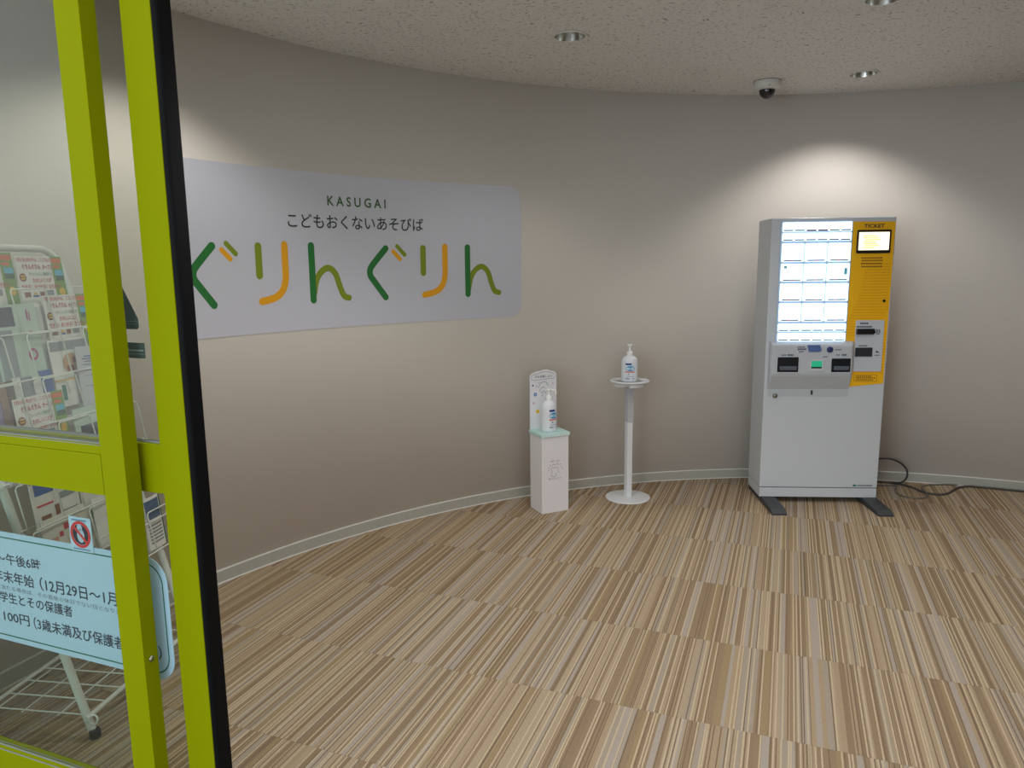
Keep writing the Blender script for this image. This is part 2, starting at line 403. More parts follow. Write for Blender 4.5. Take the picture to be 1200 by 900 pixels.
# sliding leaf, pushed open behind the fixed panel
B2 = DOORB+.052
d2 = empty('door_2', fr(-1.9, B2, 0)); tag(d2, kind='structure', label='lime green framed sliding glass door with black rubber edge, pushed open')
add('stile', M_LIME, d2, .0015, (-1.298, -1.217, B2, B2+.04, .02, TOPZ))
rb = rrect(0, 0, .018, .044, .0085, 5)
mb = MB().prism([(u-.002, v) for u, v in rb], (.02, TOPZ), lambda u, v, t: fr(-1.217+u, B2-.001+v, t), True)
_fin(mb.build('rubber_edge', M_RUB), d2)
PL2 = -2.5
add('stile', M_LIME, d2, .0015, (PL2, PL2+.08, B2, B2+.04, .02, TOPZ))
add('rail', M_LIME, d2, .001, (PL2+.08, -1.298, B2+.002, B2+.038, RZ0, RZ1-.003))
add('rail', M_LIME, d2, .001, (PL2+.08, -1.298, B2, B2+.04, .02, .06))
add('rail', M_LIME, d2, .001, (PL2+.08, -1.298, B2, B2+.04, TOPZ-.1, TOPZ))
add('glass_pane', M_GLASS, d2, 0, (PL2+.075, -1.295, B2+.0165, B2+.0215, RZ1-.005, TOPZ-.09))
add('glass_pane', M_GLASS, d2, 0, (PL2+.075, -1.295, B2+.0165, B2+.0215, .057, RZ0+.002))
add('gasket', M_GASK, d2, 0, (PL2+.08, -1.298, B2+.0135, B2+.0163, RZ1-.003, RZ1+.001))
add('gasket', M_GASK, d2, 0, (PL2+.08, -1.298, B2+.0217, B2+.0245, RZ1-.003, RZ1+.001))
# floor guide under the leaf
tr = door_box(MB(), A0+.2, OPEN_R, DOORB-.01, DOORB+.11, -.0004, .012).build('trim_1', mat('sill_steel', (150, 150, 150), .35, .9)); tag(tr, kind='structure', label='steel floor sill under the sliding doors')
# right-hand fixed panel mirrored beyond the opening keeps the doorway whole
d3 = empty('door_3', fr(1.25, DOORB, 0)); tag(d3, kind='structure', label='lime green door jamb at the far side of the doorway')
add('stile', M_LIME, d3, .0015, (OPEN_R-.07, OPEN_R-.001, DOORB-.02, DOORB+.1, .012, 2.219))

# ------------------------------------------------------------------ print on the sliding door glass
GB = B2+.0165
def gfn(off): return lambda u, v: fr(u, GB-off, v)
P_SIGN = mat('pale_blue_sheet', (170, 202, 218), .55)
P_GRN = mat('print_dark_green', (38, 104, 78), .6)
P_TXT = mat('print_blue_black', (52, 60, 74), .6)
SX0, SX1, SZ0, SZ1 = -2.16, -1.33, .389, .700
mb = MB().prism(rrect(SX0, SZ0, SX1, SZ1, .06, 10), (0, 1), lambda u, v, t: fr(u, GB-.0002-.0014*(1-t), v))
sg = mb.build('opening_hours_sign', P_SIGN); tag(sg, 'pale blue rounded sign with opening hours on the glass door', 'sign')
o1 = rrect(SX0+.014, SZ0+.014, SX1-.014, SZ1-.014, .05, 10); o2 = rrect(SX0+.0175, SZ0+.0175, SX1-.0175, SZ1-.0175, .0465, 10)
ring2(MB(), o1, o2, gfn(.0020)).build('border_line', P_GRN, sg)
def tl(s, x0, x1, z0, z1, bold=.012): text_mb(MB(), s, x0, x1, z0, z1, gfn(.0021), bold).build('lettering', P_TXT, sg)
tl('～午後6時', -1.925, -1.756, .610, .641)
tl('年末年始', -1.945, -1.790, .558, .592)
tl('（12月29日～1月3日）', -1.768, -1.418, .556, .594)
tl('小学生とその保護者', -1.965, -1.660, .500, .531)
tl('100円', -1.925, -1.826, .445, .475)
tl('（3歳未満及び保護者は無料）', -1.810, -1.368, .442, .477)
tx = MB(); text_mb(tx, '休日に当たる場合は、その直後の休日でない日となります', -1.98, -1.47, .537, .550, gfn(.0021), 0, 2); tx.build('lettering', mat('print_grey', (118, 128, 138), .6), sg)

st = MB().prism(rrect(-1.634, .686, -1.559, .774, .003, 2), (0, 1), lambda u, v, t: fr(u, GB-.0024-.001*(1-t), v)).build('prohibition_sticker', mat('sticker_blue', (176, 208, 224), .5))
tag(st, 'small blue sticker with a red prohibition ring on the glass door', 'sticker')
g = gfn(.0040)
circ = lambda r, n=32: [(-1.597+r*math.cos(2*PI*i/n), .730+r*1.02*math.sin(2*PI*i/n)) for i in range(n)]
ring2(MB(), circ(.034), circ(.0265), g).build('red_ring', mat('print_red', (205, 48, 44), .6), st)
k = MB(); disc(k, -1.597, .730, .0262, gfn(.0036), 28); k.build('dark_disc', mat('print_navy', (36, 34, 46), .6), st)
k = MB(); disc(k, -1.5965, .727, .0125, gfn(.0038), 20, 1.45); disc(k, -1.5985, .7475, .009, gfn(.0038), 16); k.build('pale_figure', mat('print_pale', (170, 194, 206), .6), st)
k = MB(); stroke(k, [(-1.617, .748), (-1.577, .711)], .007, gfn(.0042)); k.build('red_slash', MATS['print_red'], st)
for z, x0, x1 in ((.7665, -1.622, -1.572), (.692, -1.625, -1.568)):
    k = MB()
    for i in range(9):
        a = x0+(x1-x0)*i/9; quad(k, a, z-.0018, a+(x1-x0)/9*.75, z+.0018, g)
    k.build('lettering', mat('print_blue', (74, 120, 160), .6), st)

M_DG = mat('sticker_dark_green', (58, 76, 70), .5)
sq = [(-1.47, 1.239), (-1.349, 1.239), (-1.3445, 1.2435), (-1.3445, 1.262), (-1.385, 1.335), (-1.47, 1.335)]
a = MB().prism(sq, (0, 1), lambda u, v, t: fr(u, GB-.0002-.001*(1-t), v)).build('notice_sticker', M_DG); tag(a, 'dark green sticker with a slanted edge on the glass between the posts', 'sticker')
k = MB(); quad(k, -1.468, 1.256, -1.346, 1.2568, gfn(.0016)); quad(k, -1.468, 1.251, -1.346, 1.2514, gfn(.0016)); k.build('line', mat('print_mid_green', (120, 138, 130), .6), a)
a = MB().prism(rrect(-1.47, 1.174, -1.333, 1.209, .002, 2), (0, 1), lambda u, v, t: fr(u, GB-.0002-.001*(1-t), v)).build('notice_sticker', M_DG); tag(a, 'dark green rectangular sticker below the slanted one on the glass', 'sticker')
k = MB(); quad(k, -1.468, 1.190, -1.336, 1.1935, gfn(.0016)); quad(k, -1.468, 1.183, -1.336, 1.1842, gfn(.0016)); k.build('line', MATS['print_mid_green'], a)

# ================================================================== wall sign
WS0, WS1, WZ0, WZ1, WR = -3.492, -1.542, 1.085, 1.812, .07
def wfn(ins): return lambda s, z: arc(s, z, R-ins)
mb = MB(); ss = []
for i in range(9): ss.append(WS0+WR*(1-math.cos(PI/2*i/8)))
m_ = 60
for i in range(1, m_): ss.append(WS0+WR+(WS1-WS0-2*WR)*i/m_)
for i in range(9): ss.append(WS1-WR+WR*math.sin(PI/2*i/8))
def zr(s):
    e = min(s-WS0, WS1-s); h = 0 if e >= WR else WR-math.sqrt(max(0, WR*WR-(WR-e)**2)); return WZ0+h, WZ1-h
vs_, fs_ = [], []
for s in ss:
    a, b_ = zr(s); vs_ += [arc(s, a, R-.003), arc(s, b_, R-.003), arc(s, b_, R-.0004), arc(s, a, R-.0004)]
for i in range(len(ss)-1):
    for j in range(4): fs_.append((4*i+j, 4*i+4+j, 4*i+4+(j+1) % 4, 4*i+(j+1) % 4))
mb.add(vs_, [tuple(reversed(f)) for f in fs_])
ws = mb.build('wall_sign', mat('sign_white', (203, 203, 213), .6)); tag(ws, 'wide white rounded sign with green and orange lettering on the curved wall', 'sign')
W = wfn(.0036)
DG = mat('logo_dark_green', (38, 116, 52), .6); LG = mat('logo_olive_green', (128, 146, 30), .6); OR = mat('logo_orange', (235, 165, 20), .6)
SW = .033
for dx in (0, -.901):
    def P(*pts): return [(x+dx, z) for x, z in pts]
    gu = spline(P((-2.367, 1.467), (-2.438, 1.393), (-2.460, 1.362), (-2.459, 1.332), (-2.440, 1.305), (-2.376, 1.222)), 6)
    mb = MB(); stroke(mb, gu, SW, W); mb.build('lettering', DG, ws)
    mb = MB(); stroke(mb, P((-2.323, 1.452), (-2.285, 1.414)), .022, W); mb.build('lettering', OR, ws)
    mb = MB(); stroke(mb, P((-2.300, 1.479), (-2.258, 1.436)), .022, W); mb.build('lettering', LG, ws)
    mb = MB(); stroke(mb, P((-2.148, 1.470), (-2.149, 1.342)), SW, W); mb.build('lettering', LG, ws)
    mb = MB(); stroke(mb, spline(P((-2.016, 1.478), (-2.017, 1.40), (-2.019, 1.325), (-2.037, 1.274), (-2.077, 1.242), (-2.144, 1.227)), 6), SW, W); mb.build('lettering', OR, ws)
    mb = MB(); stroke(mb, spline(P((-1.873, 1.255), (-1.858, 1.315), (-1.829, 1.355), (-1.790, 1.372), (-1.754, 1.345), (-1.733, 1.285), (-1.712, 1.238), (-1.685, 1.227)), 6), SW*.92, W); mb.build('lettering', LG, ws)
    mb = MB(); stroke(mb, P((-1.878, 1.476), (-1.879, 1.223)), SW, wfn(.0040)); mb.build('lettering', DG, ws)
mb = MB(); text_mb(mb, 'K A S U G A I', -2.680, -2.357, 1.664, 1.710, W, .02); mb.build('lettering', mat('logo_green_text', (66, 96, 50), .6), ws)
mb = MB(); text_mb(mb, 'こどもおくないあそびば', -2.892, -2.141, 1.556, 1.622, W, .010); mb.build('lettering', mat('logo_black_text', (44, 58, 52), .6), ws)

# ================================================================== ceiling fixtures
M_RING = mat('downlight_ring', (214, 212, 206), .4); M_REFL = mat('downlight_reflector', (190, 188, 182), .22, 1)
M_BULB = mat('frosted_lamp', (235, 232, 225), .4, emit=(255, 236, 205), estr=2.0)
def downlight(x, y, label, power):
    root = empty('ceiling_downlight', (x, y, CE)); tag(root, label, 'downlight', 'round recessed downlights in the ceiling')
    MB().lathe([(.066, -.001), (.076, -.001), (.077, -.004), (.075, -.006), (.068, -.006), (.066, -.003), (.066, -.001)], 40, caps=False).build('trim_ring', M_RING, root)
    n = 40; prof = [(.066, -.004), (.063, .02), (.056, .045), (.045, .07), (.045, .072)]
    mb = MB(); vs_, fs_ = [], []
    for r, z in prof:
        for j in range(n): vs_.append((r*math.cos(2*PI*j/n), r*math.sin(2*PI*j/n), z))
    for i in range(len(prof)-1):
        for j in range(n): fs_.append((i*n+j, (i+1)*n+j, (i+1)*n+(j+1) % n, i*n+(j+1) % n))
    mb.add(vs_, fs_, True); mb.add(vs_[-n:], [tuple(reversed(range(n)))]); mb.build('reflector', M_REFL, root)
    MB().lathe([(.020, .0715), (.030, .066), (.028, .060), (.015, .056)], 24).build('lamp', M_BULB, root)
    l = bpy.data.lights.new('downlight_lamp', 'SPOT'); l.energy = LAMP*power; l.color = LAMPCOL; l.spot_size = math.radians(118); l.spot_blend = .62; l.shadow_soft_size = .03
    lo = bpy.data.objects.new('downlight_lamp', l); COL.objects.link(lo); lo.parent = root; lo.location = (0, 0, .02)
    return root
DL = [((.27, 3.341), 'recessed downlight above the rounded wall sign end'), ((1.885, 4.022), 'recessed downlight right above the ticket machine'),
      ((1.434, 2.93), 'recessed downlight nearest the viewer, cut by the top of the photo'),
      ((-1.02, 2.50), 'recessed downlight over the leaflet rack by the wall'), ((-.155, 2.239), 'recessed downlight in the first row inside the doorway'),
      ((.964, 1.807), 'recessed downlight in the first row, middle of the doorway'), ((2.55, 2.51), 'recessed downlight in the middle row, right of the machine'),
      ((2.084, 1.6), 'recessed downlight in the first row, right of the doorway')]
# holes for the cans
bm = bmesh.new()
for (x, y), _ in DL: 
    bmesh.ops.create_cone(bm, cap_ends=True, segments=40, radius1=.0655, radius2=.0655, depth=.16, matrix=Matrix.Translation((x, y, CE+.03)))
cm = bpy.data.meshes.new('cut'); bm.to_mesh(cm); bm.free()
cut = bpy.data.objects.new('cut', cm); COL.objects.link(cut)
md = ceil.modifiers.new('holes', 'BOOLEAN'); md.object = cut; md.operation = 'DIFFERENCE'; md.solver = 'EXACT'
dg = bpy.context.evaluated_depsgraph_get(); nm = bpy.data.meshes.new_from_object(ceil.evaluated_get(dg))
ceil.modifiers.clear(); ceil.data = nm; bpy.data.objects.remove(cut); bpy.data.meshes.remove(cm)
for ((x, y), lb), pw in zip(DL, (.4, 1.0, .9, 1.05, 1.8, 1.35, 1.0, 1.1)): downlight(x, y, lb, pw)

sc = empty('security_camera', (1.425, 4.165, CE)); tag(sc, 'white dome security camera with black dome on the ceiling', 'security camera')
MB().lathe([(.070, -.0005), (.072, -.004), (.071, -.026), (.066, -.038), (.052, -.046), (.044, -.047)], 40).build('housing', mat('camera_white', (205, 204, 198), .45), sc)
MB().lathe([(.0425, -.044)]+[(.0425*math.cos(a), -.047-.046*math.sin(a)) for a in [i*PI/2/9 for i in range(9)]]+[(.003, -.0929)], 36).build('dome', mat('black_dome', (12, 13, 13), .08, spec=.8), sc)
MB().lathe([(.0745, -.0004), (.0745, -.003), (.0705, -.003), (.0705, -.0004)], 40, caps=False).build('mounting_ring', mat('camera_ring', (120, 118, 112), .6), sc)
scr = MB().lathe([(.0028, 0), (.0028, .0015), (.002, .002)], 10); scr.v = [(p[0]-.012, -.0675-p[2]*.8, -.034+p[1]) for p in scr.v]; scr.build('screw', M_DARK, sc)

# ================================================================== ticket machine
MW, MD, MZ0, MZ1 = .658, .255, .040, 1.615
tm = empty('ticket_machine', (1.423, 3.994, 0), math.radians(-3.98)); tag(tm, 'tall grey ticket machine with lit white buttons and a yellow strip', 'ticket machine')
# local: x along the front, y into the wall (front at y=0), z up
MB().box((0, 0, .098), (MW, MD, MZ1)).build('body', M_BODY, tm, .006, 3)
MB().box((.001, .002, MZ0), (MW-.001, MD-.002, .0945)).build('kick_plate', M_BODY, tm, .003)
for x in (.012, .578):
    mb = MB().prism([(-.222, FZ+.0005), (MD+.02, FZ+.0005), (MD+.02, .0395), (-.012, .0395), (-.185, .033), (-.222, .016)], (x, x+.082), lambda u, v, t: (t, u, v))
    mb.build('foot', M_DARK, tm, .002)
def mfn(off): return lambda u, v: (u, -off, v)
def mprism(poly, o0, o1): return MB().prism(poly, (o0, o1), lambda u, v, t: (u, -t, v))
# lit selection panel
mprism(rrect(.050, .938, .430, 1.596, .006), .0002, .006).build('button_panel', mat('panel_silver', (168, 188, 206), .3), tm, .001)
bp_ = tm.children[-1]
LIT = mat('lit_button', (240, 246, 250), .3, emit=(205, 231, 255), estr=1.7)
BTNF = mat('legend_grey', (84, 104, 124), .4); BLU = mat('button_red_mark', (214, 70, 80), .5)  # grey-blue print of the button legends, red for the small marks
def lit_button(x0, x1, z0, z1):
    m = LIT
    b_ = mprism(rrect(x0, z0, x1, z1, .004, 3), .0062, .0125).build('ticket_button', m, bp_)
    return b_
def legend(b_, x0, x1, z0, z1, m=BTNF): 
    mb = MB(); quad(mb, x0, z0, x1, z1, mfn(.0128)); return mb.build('button_legend', m, b_)
cols = [(.059, .1755), (.1835, .2975), (.3055, .423)]
rows = [(1.379, 1.478), (1.273, 1.368), (1.165, 1.261), (1.053, 1.153)]
random.seed(3)
for ri, (z0, z1) in enumerate(rows):
    for ci, (x0, x1) in enumerate(cols):
        b_ = lit_button(x0, x1, z0, z1); legend(b_, x0+.012, x1-.010, z0+.004, z0+.0105)
        xx = x0+.035+.03*random.random(); legend(b_, xx, xx+.02, z0+.0045, z0+.010, BLU).location.y = -.0003
        if (ri, ci) in ((1, 2), (1, 0)):
            legend(b_, x1-.028 if ci else x0+.015, x1-.012 if ci else x0+.03, z0+.035 if ci else z0+.07, z0+.07 if ci else z0+.085, mat('button_cyan', (120, 205, 225), .5))
for bi, (z0, z1) in enumerate(((1.541, 1.590), (1.490, 1.533), (.998, 1.041), (.945, .989))):
    n = 6
    for i in range(n):
        a0 = .058+(.424-.058)*i/n; a1 = .058+(.424-.058)*(i+1)/n-.0012
        b_ = lit_button(a0, a1, z0, z1); legend(b_, a0+.004, a1-.005, z0+.003, z0+.0095)
        if bi == 0 and i in (2, 3): legend(b_, a0+.003, a1-.003, z0+.0005, z0+.003, BLU)
# yellow strip
M_YEL = mat('yellow_film', (246, 184, 18), .4)
ys = mprism([(.432, 1.590), (.432, .935), (.478, .935), (.478, .76), (.446, .684), (.648, .705), (.653, 1.588)], .0002, .0022).build('yellow_strip', M_YEL, tm)
M_YL2 = mat('yellow_film_stripes', (233, 166, 17), .4)
mb = MB()
for i in range(26):
    z = 1.36-i*.0155; x0 = .50-max(0, i-9)*.006 if i > 6 else .515-i*.002; x0 = max(.436, x0); x1 = .645-(0 if i < 16 else (i-16)*.008)
    quad(mb, x0, z, x1, z+.006, mfn(.0027))
for i in range(14): quad(mb, .630, .98-i*.017, .648, .98-i*.017+.006, mfn(.0027))
mb.build('fine_stripes', M_YL2, ys)
mb = MB(); text_mb(mb, 'TICKET', .489, .597, 1.556, 1.576, mfn(.0026), .03); mb.build('lettering', M_PRINTK, ys)
mat('print_brown', (122, 82, 18), .6)
for i, z in enumerate((1.392, 1.378, 1.362, 1.346)):
    mb = MB()
    for j in range(9):
        a = .485+j*.0125+(i % 2)*.003; quad(mb, a, z, a+.010, z+.007, mfn(.0030))
    mb.build('lettering', MATS['print_brown'], ys)
for i, (z, n) in enumerate(((.742, 8), (.733, 10), (.722, 9))):
    mb = MB()
    for j in range(n): a = .498+j*.0108; quad(mb, a, z, a+.008, z+.006, mfn(.0030))
    mb.build('lettering', MATS['print_brown'], ys)
mb = MB()
ring2(mb, rrect(.488, .715, .612, .755, .004, 3), rrect(.490, .717, .610, .753, .003, 3), mfn(.0030))
mb.build('notice_frame', MATS['print_brown'], ys)
sb = mprism(rrect(.454, 1.420, .632, 1.545, .006), .0024, .010).build('display', M_BLK, tm, .001)
M_SCR = mat('lit_display', (255, 240, 215), .3, emit=(255, 236, 200), estr=1.3)
mprism(rrect(.463, 1.437, .622, 1.533, .002, 2), .0102, .0112).build('screen', M_SCR, sb)
mb = MB()
for i in range(7): quad(mb, .490+.006*math.sin(i*2), 1.448+i*.0105, .545+.04*((i*37) % 10)/10, 1.453+i*.0105, mfn(.0116))
mb.build('screen_text', mat('lit_display_orange', (240, 170, 80), .4, emit=(255, 190, 90), estr=1.4), sb)
kd = MB().lathe([(.008, 0), (.008, .003), (.005, .005)], 20); kd.v = [(.621+p[0], -.0024-p[2], 1.163+p[1]) for p in kd.v]; kd.build('key_cylinder', M_BLK, tm)
# grey reader plate
rp = mprism(rrect(.478, .772, .630, 1.058, .003), .0024, .008).build('reader_plate', mat('plate_silver', (196, 200, 206), .35), tm, .0015)
mprism([(.480, 1.012), (.480, .980), (.570, .980), (.582, .990), (.575, 1.012)], .0082, .022).build('bill_slot', M_BLK, rp, .003)
mprism(rrect(.482, .857, .574, .907, .003), .0082, .013).build('reader_slot', mat('slot_dark', (48, 50, 56), .3), rp, .001)
mb = MB()
for (x0, x1, z0, z1) in ((.50, .545, 1.036, 1.045), (.482, .565, 1.018, 1.026), (.588, .612, 1.0, 1.006), (.588, .614, .990, .996), (.590, .608, .980, .986), (.500, .548, .914, .920), (.588, .616, .862, .866)):
    n = max(2, int((x1-x0)/.009))
    mb = MB()
    for j in range(n): quad(mb, x0+(x1-x0)*j/n, z0, x0+(x1-x0)*(j+.8)/n, z1, mfn(.0084))
    mb.build('lettering', M_PRINTK, rp)
mb = MB()
mb.add([mfn(.0084)(*q) for q in ((.592, .884), (.600, .893), (.600, .888), (.612, .880), (.612, .876), (.600, .880), (.600, .876))], [(0, 6, 5, 4, 3, 2, 1)])
mb.build('arrow_mark', M_PRINTK, rp)
# operating unit with sloped underside
UO = .050
M_UNIT = mat('unit_silver', (190, 193, 198), .32)
ux0, ux1 = .018, .462
prof = [(.0005, .672), (.0005, .944), (.028, .940), (UO-.004, .928), (UO, .918), (UO, .768), (UO-.006, .752)]   # (offset, z)
un = MB()
n = len(prof); vs_ = []
for x, shrink in ((ux0, 1), (ux0+.012, 0), (ux1-.012, 0), (ux1, 1)):
    for o_, z in prof:
        oo = o_ if not shrink else min(o_, UO-.012)
        vs_.append((x, -oo, z))
fs_ = []
for i in range(3):
    for j in range(n): fs_.append((i*n+j, i*n+(j+1) % n, (i+1)*n+(j+1) % n, (i+1)*n+j))
un.add(vs_, fs_); un.add(vs_[:n], [tuple(reversed(range(n)))]); un.add(vs_[-n:], [tuple(range(n))])
unit = un.build('operating_unit', M_UNIT, tm, .003)
bm = bmesh.new(); bm.from_mesh(unit.data); bmesh.ops.recalc_face_normals(bm, faces=bm.faces[:]); bm.to_mesh(unit.data); bm.free()
def uprism(poly, o0, o1): return MB().prism(poly, (UO+o0, UO+o1), lambda u, v, t: (u, -t, v))
M_SLOT = mat('slot_black', (26, 28, 34), .2)
for x0, x1, z0, z1, nm_ in ((.052, .166, .776, .860, 'coin_tray'), (.343, .446, .776, .852, 'ticket_tray')):
    t_ = uprism(rrect(x0, z0, x1, z1, .004), .0003, .0015).build(nm_, M_SLOT, unit)
    fr_ = MB(); ring2(fr_, rrect(x0-.003, z0-.004, x1+.003, z1+.003, .005), rrect(x0, z0, x1, z1, .004), lambda u, v: (u, -UO-.0022, v)); fr_.build('tray_rim', M_BODY, t_)
    uprism(rrect(x0+.012, z0+.012, x1-.010, z0+.034, .003), .0018, .010).build('tray_flap', mat('flap_grey', (92, 98, 108), .25), t_, .002)
s2 = uprism(rrect(.225, .781, .302, .846, .004), .0003, .004).build('small_display', M_BODY, unit, .001)
uprism(rrect(.235, .806, .292, .838, .002, 2), .0042, .0048).build('screen', mat('green_display', (36, 150, 112), .3, emit=(40, 170, 125), estr=.55), s2)
uprism(rrect(.235, .797, .292, .806, .001, 2), .0042, .0048).build('screen_base', mat('green_dark', (24, 60, 56), .4), s2)
uprism([(.208, .927), (.218, .889), (.276, .889), (.286, .896), (.276, .927)], .0003, .006).build('return_lever', mat('lever_blue', (84, 108, 158), .35), unit, .0015)
kd = MB().lathe([(.017, 0), (.017, .004), (.012, .007), (.006, .0072)], 24); kd.v = [(.331+p[0], -UO-p[2], .901+p[1]) for p in kd.v]; kd.build('coin_knob', mat('knob_blue', (42, 56, 104), .3), unit)
mb = MB()
for (x0, x1, z0, z1) in ((.158, .198, .912, .918), (.158, .205, .898, .908), (.165, .192, .886, .892), (.360, .394, .897, .903), (.072, .098, .868, .874), (.105, .138, .866, .876), (.365, .388, .868, .874), (.396, .424, .866, .876), (.296, .322, .858, .864)):
    n = max(2, int((x1-x0)/.008))
    mb = MB()
    for j in range(n): quad(mb, x0+(x1-x0)*j/n, z0, x0+(x1-x0)*(j+.82)/n, z1, lambda u, v: (u, -UO-.0004, v))
    mb.build('lettering', mat('print_slate', (74, 86, 112), .6), unit)
# lock, keyhole, plate seam, maker mark
mb = mprism(rrect(.022, .628, .462, .671, .002, 2), .0002, .0009).build('lower_trim', mat('machine_grey_trim', (184, 188, 192), .4), tm)
mprism(rrect(.258, .640, .268, .665, .002), .001, .003).build('keyhole', M_BLK, tm)
kd = MB().lathe([(.013, 0), (.013, .006), (.009, .012), (.004, .013)], 20); kd.v = [(.062+p[0], -.001-p[2], .634+p[1]) for p in kd.v]; kd.build('lock', mat('lock_steel', (150, 146, 136), .3, 1), tm)
mb = MB(); disc(mb, .532, .113, .011, mfn(.0006), 16, .55); mb.build('maker_emblem', mat('print_teal', (36, 110, 96), .5), tm)
mb = MB()
for j in range(8): quad(mb, .548+j*.0105, .109, .548+j*.0105+.008, .118, mfn(.0006))
mb.build('maker_lettering', mat('print_slate2', (96, 108, 118), .6), tm)
# small thing lying on top edge of the machine is part of its lid
MB().box((.30, .08, MZ1+.0002), (.44, .17, MZ1+.006)).build('lid_plate', mat('lid_tan', (176, 158, 128), .6), tm, .002)

# power cables
M_CBL = mat('cable_grey', (74, 70, 66), .6); M_CBL2 = mat('cable_dark', (52, 50, 50), .6)
zf = FZ+.0068
pts = [(2.02, 4.275, .15), (2.14, 4.29, .165), (2.264, 4.312, .170), (2.335, 4.300, .172), (2.392, 4.288, .148), (2.428, 4.275, .104), (2.424, 4.27, .055), (2.395, 4.285, .024), (2.34, 4.335, zf), (2.24, 4.35, zf), (2.12, 4.33, zf)]
o = MB().tube(spline(pts, 8), .0055, 8).build('power_cable', M_CBL2); tag(o, 'dark cable looping in the air behind the ticket machine', 'cable')
pts = [(2.13, 4.385, zf), (2.30, 4.345, zf), (2.392, 4.30, zf), (2.435, 4.23, zf), (2.458, 4.13, zf), (2.505, 4.082, zf), (2.578, 4.098, zf), (2.668, 4.175, zf), (2.745, 4.224, zf), (2.854, 4.230, zf), (2.955, 4.207, zf), (3.05, 4.145, zf), (3.16, 4.07, zf), (3.28, 3.985, zf)]
def keep_in(p):
    v = Vector((p[0]-XC, p[1]-YC)); k_ = min(1, 3.414/v.length); return (XC+v.x*k_, YC+v.y*k_, p[2])
o = MB().tube([keep_in(p) for p in spline(pts, 8)], .0065, 8).build('power_cable', M_CBL); tag(o, 'long grey cable running along the floor by the right baseboard', 'cable')
zf2 = FZ+.0048
pts = [(2.15, 4.30, zf2), (2.27, 4.275, zf2), (2.36, 4.265, zf2), (2.318, 4.19, zf2), (2.293, 4.119, zf2), (2.307, 4.046, zf2), (2.383, 4.022, zf2), (2.440, 4.065, zf2), (2.452, 4.105, zf2+.014), (2.476, 4.17, zf2), (2.52, 4.25, zf2), (2.62, 4.28, zf2), (2.75, 4.27, zf2)]
o = MB().tube(spline(pts, 8), .0045, 8).build('power_cable', mat('cable_light', (112, 106, 98), .6)); tag(o, 'thin grey cable curled in a loop on the carpet beside the machine', 'cable')

# ================================================================== hand sanitizer
M_BOT = mat('bottle_frosted', (226, 229, 233), .25, spec=.5); M_PUMP = mat('pump_white', (238, 238, 236), .3)
M_LBN = mat('label_navy', (24, 48, 128), .5); M_LBB = mat('label_blue', (40, 132, 190), .5); M_LBR = mat('label_red', (216, 64, 60), .5); M_LBG = mat('label_grey', (128, 132, 158), .5); M_LBL = mat('label_pale', (150, 205, 228), .5)
def bottle(name, loc, rz, pump_rz, label, hs=1.0):
    root = empty(name, loc, rz); tag(root, label, 'bottle')
    RX, RY = .047, .041
    prof = [(.88, 0), (.97, .003), (1, .009), (1, .105), (.985, .118), (.93, .130), (.80, .141), (.58, .149), (.40, .153), (.36, .156), (.36, .160)]
    MB().lathe([(r, z*hs) for r, z in prof], 40, (0, 0, 0), RX, RY).build('body', M_BOT, root)
    H_ = .160*hs
    MB().lathe([(.0165, H_-.004), (.0165, H_+.014), (.013, H_+.017), (.008, H_+.019), (.0055, H_+.020), (.0055, H_+.044)], 24).build('pump_collar', M_PUMP, root)
    c, s = math.cos(pump_rz), math.sin(pump_rz)
    q = lambda x, z: (x*c, x*s, z+H_)
    MB().tube(spline([q(-.004, .046), q(.012, .049), q(.032, .047), q(.040, .040), q(.041, .026)], 5), [.0062]*4+[.0062]*6+[.0055]*6+[.0045]*5, 10).build('pump_spout', M_PUMP, root)
    MB().lathe([(.007, H_+.040), (.012, H_+.047), (.014, H_+.053), (.013, H_+.056), (.006, H_+.057)], 20).build('pump_head', M_PUMP, root)
    def bf(off):
        def f(u, v):
            a = u/.045; return (RX*(1+off)*math.sin(a), -RY*(1+off)*math.cos(a), v*hs)
        return f
    def lab(nm_, m, off, *qs):
        mb = MB()
        for x0, z0, x1, z1 in qs:
            k = 8; vs_ = []; 
            for i in range(k+1):
                u = x0+(x1-x0)*i/k; vs_ += [bf(off)(u, z0), bf(off)(u, z1)]
            mb.add(vs_, [(2*i, 2*i+2, 2*i+3, 2*i+1) for i in range(k)])
        return mb.build(nm_, m, root)
    lab('label_band', M_LBN, .012, (-.026, .101, .008, .111))
    mb = MB(); n = 24
    mb.add([bf(.010)(0, .080)]+[bf(.012)(.0275*math.cos(2*PI*i/n), .080+.014*math.sin(2*PI*i/n)) for i in range(n)], [(0, i+1, (i+1) % n+1) for i in range(n)])
    lb = mb.build('label_emblem', M_LBB, root)
    lab('label_print', M_LBL, .016, (-.020, .083, .004, .088), (.008, .081, .022, .089), (-.018, .073, .012, .078), (-.016, .094, .022, .098))
    lab('label_line', M_LBR, .012, (-.028, .058, .026, .0635))
    lab('label_text', M_LBG, .012, (-.012, .045, -.004, .052), (-.020, .034, .020, .0365), (-.026, .020, -.002, .0255), (.014, .021, .024, .0255))
    return root
# box stand
bx = empty('sanitizer_box_stand', (.160, 3.826, FZ), math.radians(25)); tag(bx, 'white cardboard box stand with a pale mint top and printed backboard', 'stand')
M_CARD = mat('white_card', (226, 222, 224), .7); M_MINT = mat('mint_board', (190, 222, 218), .6)
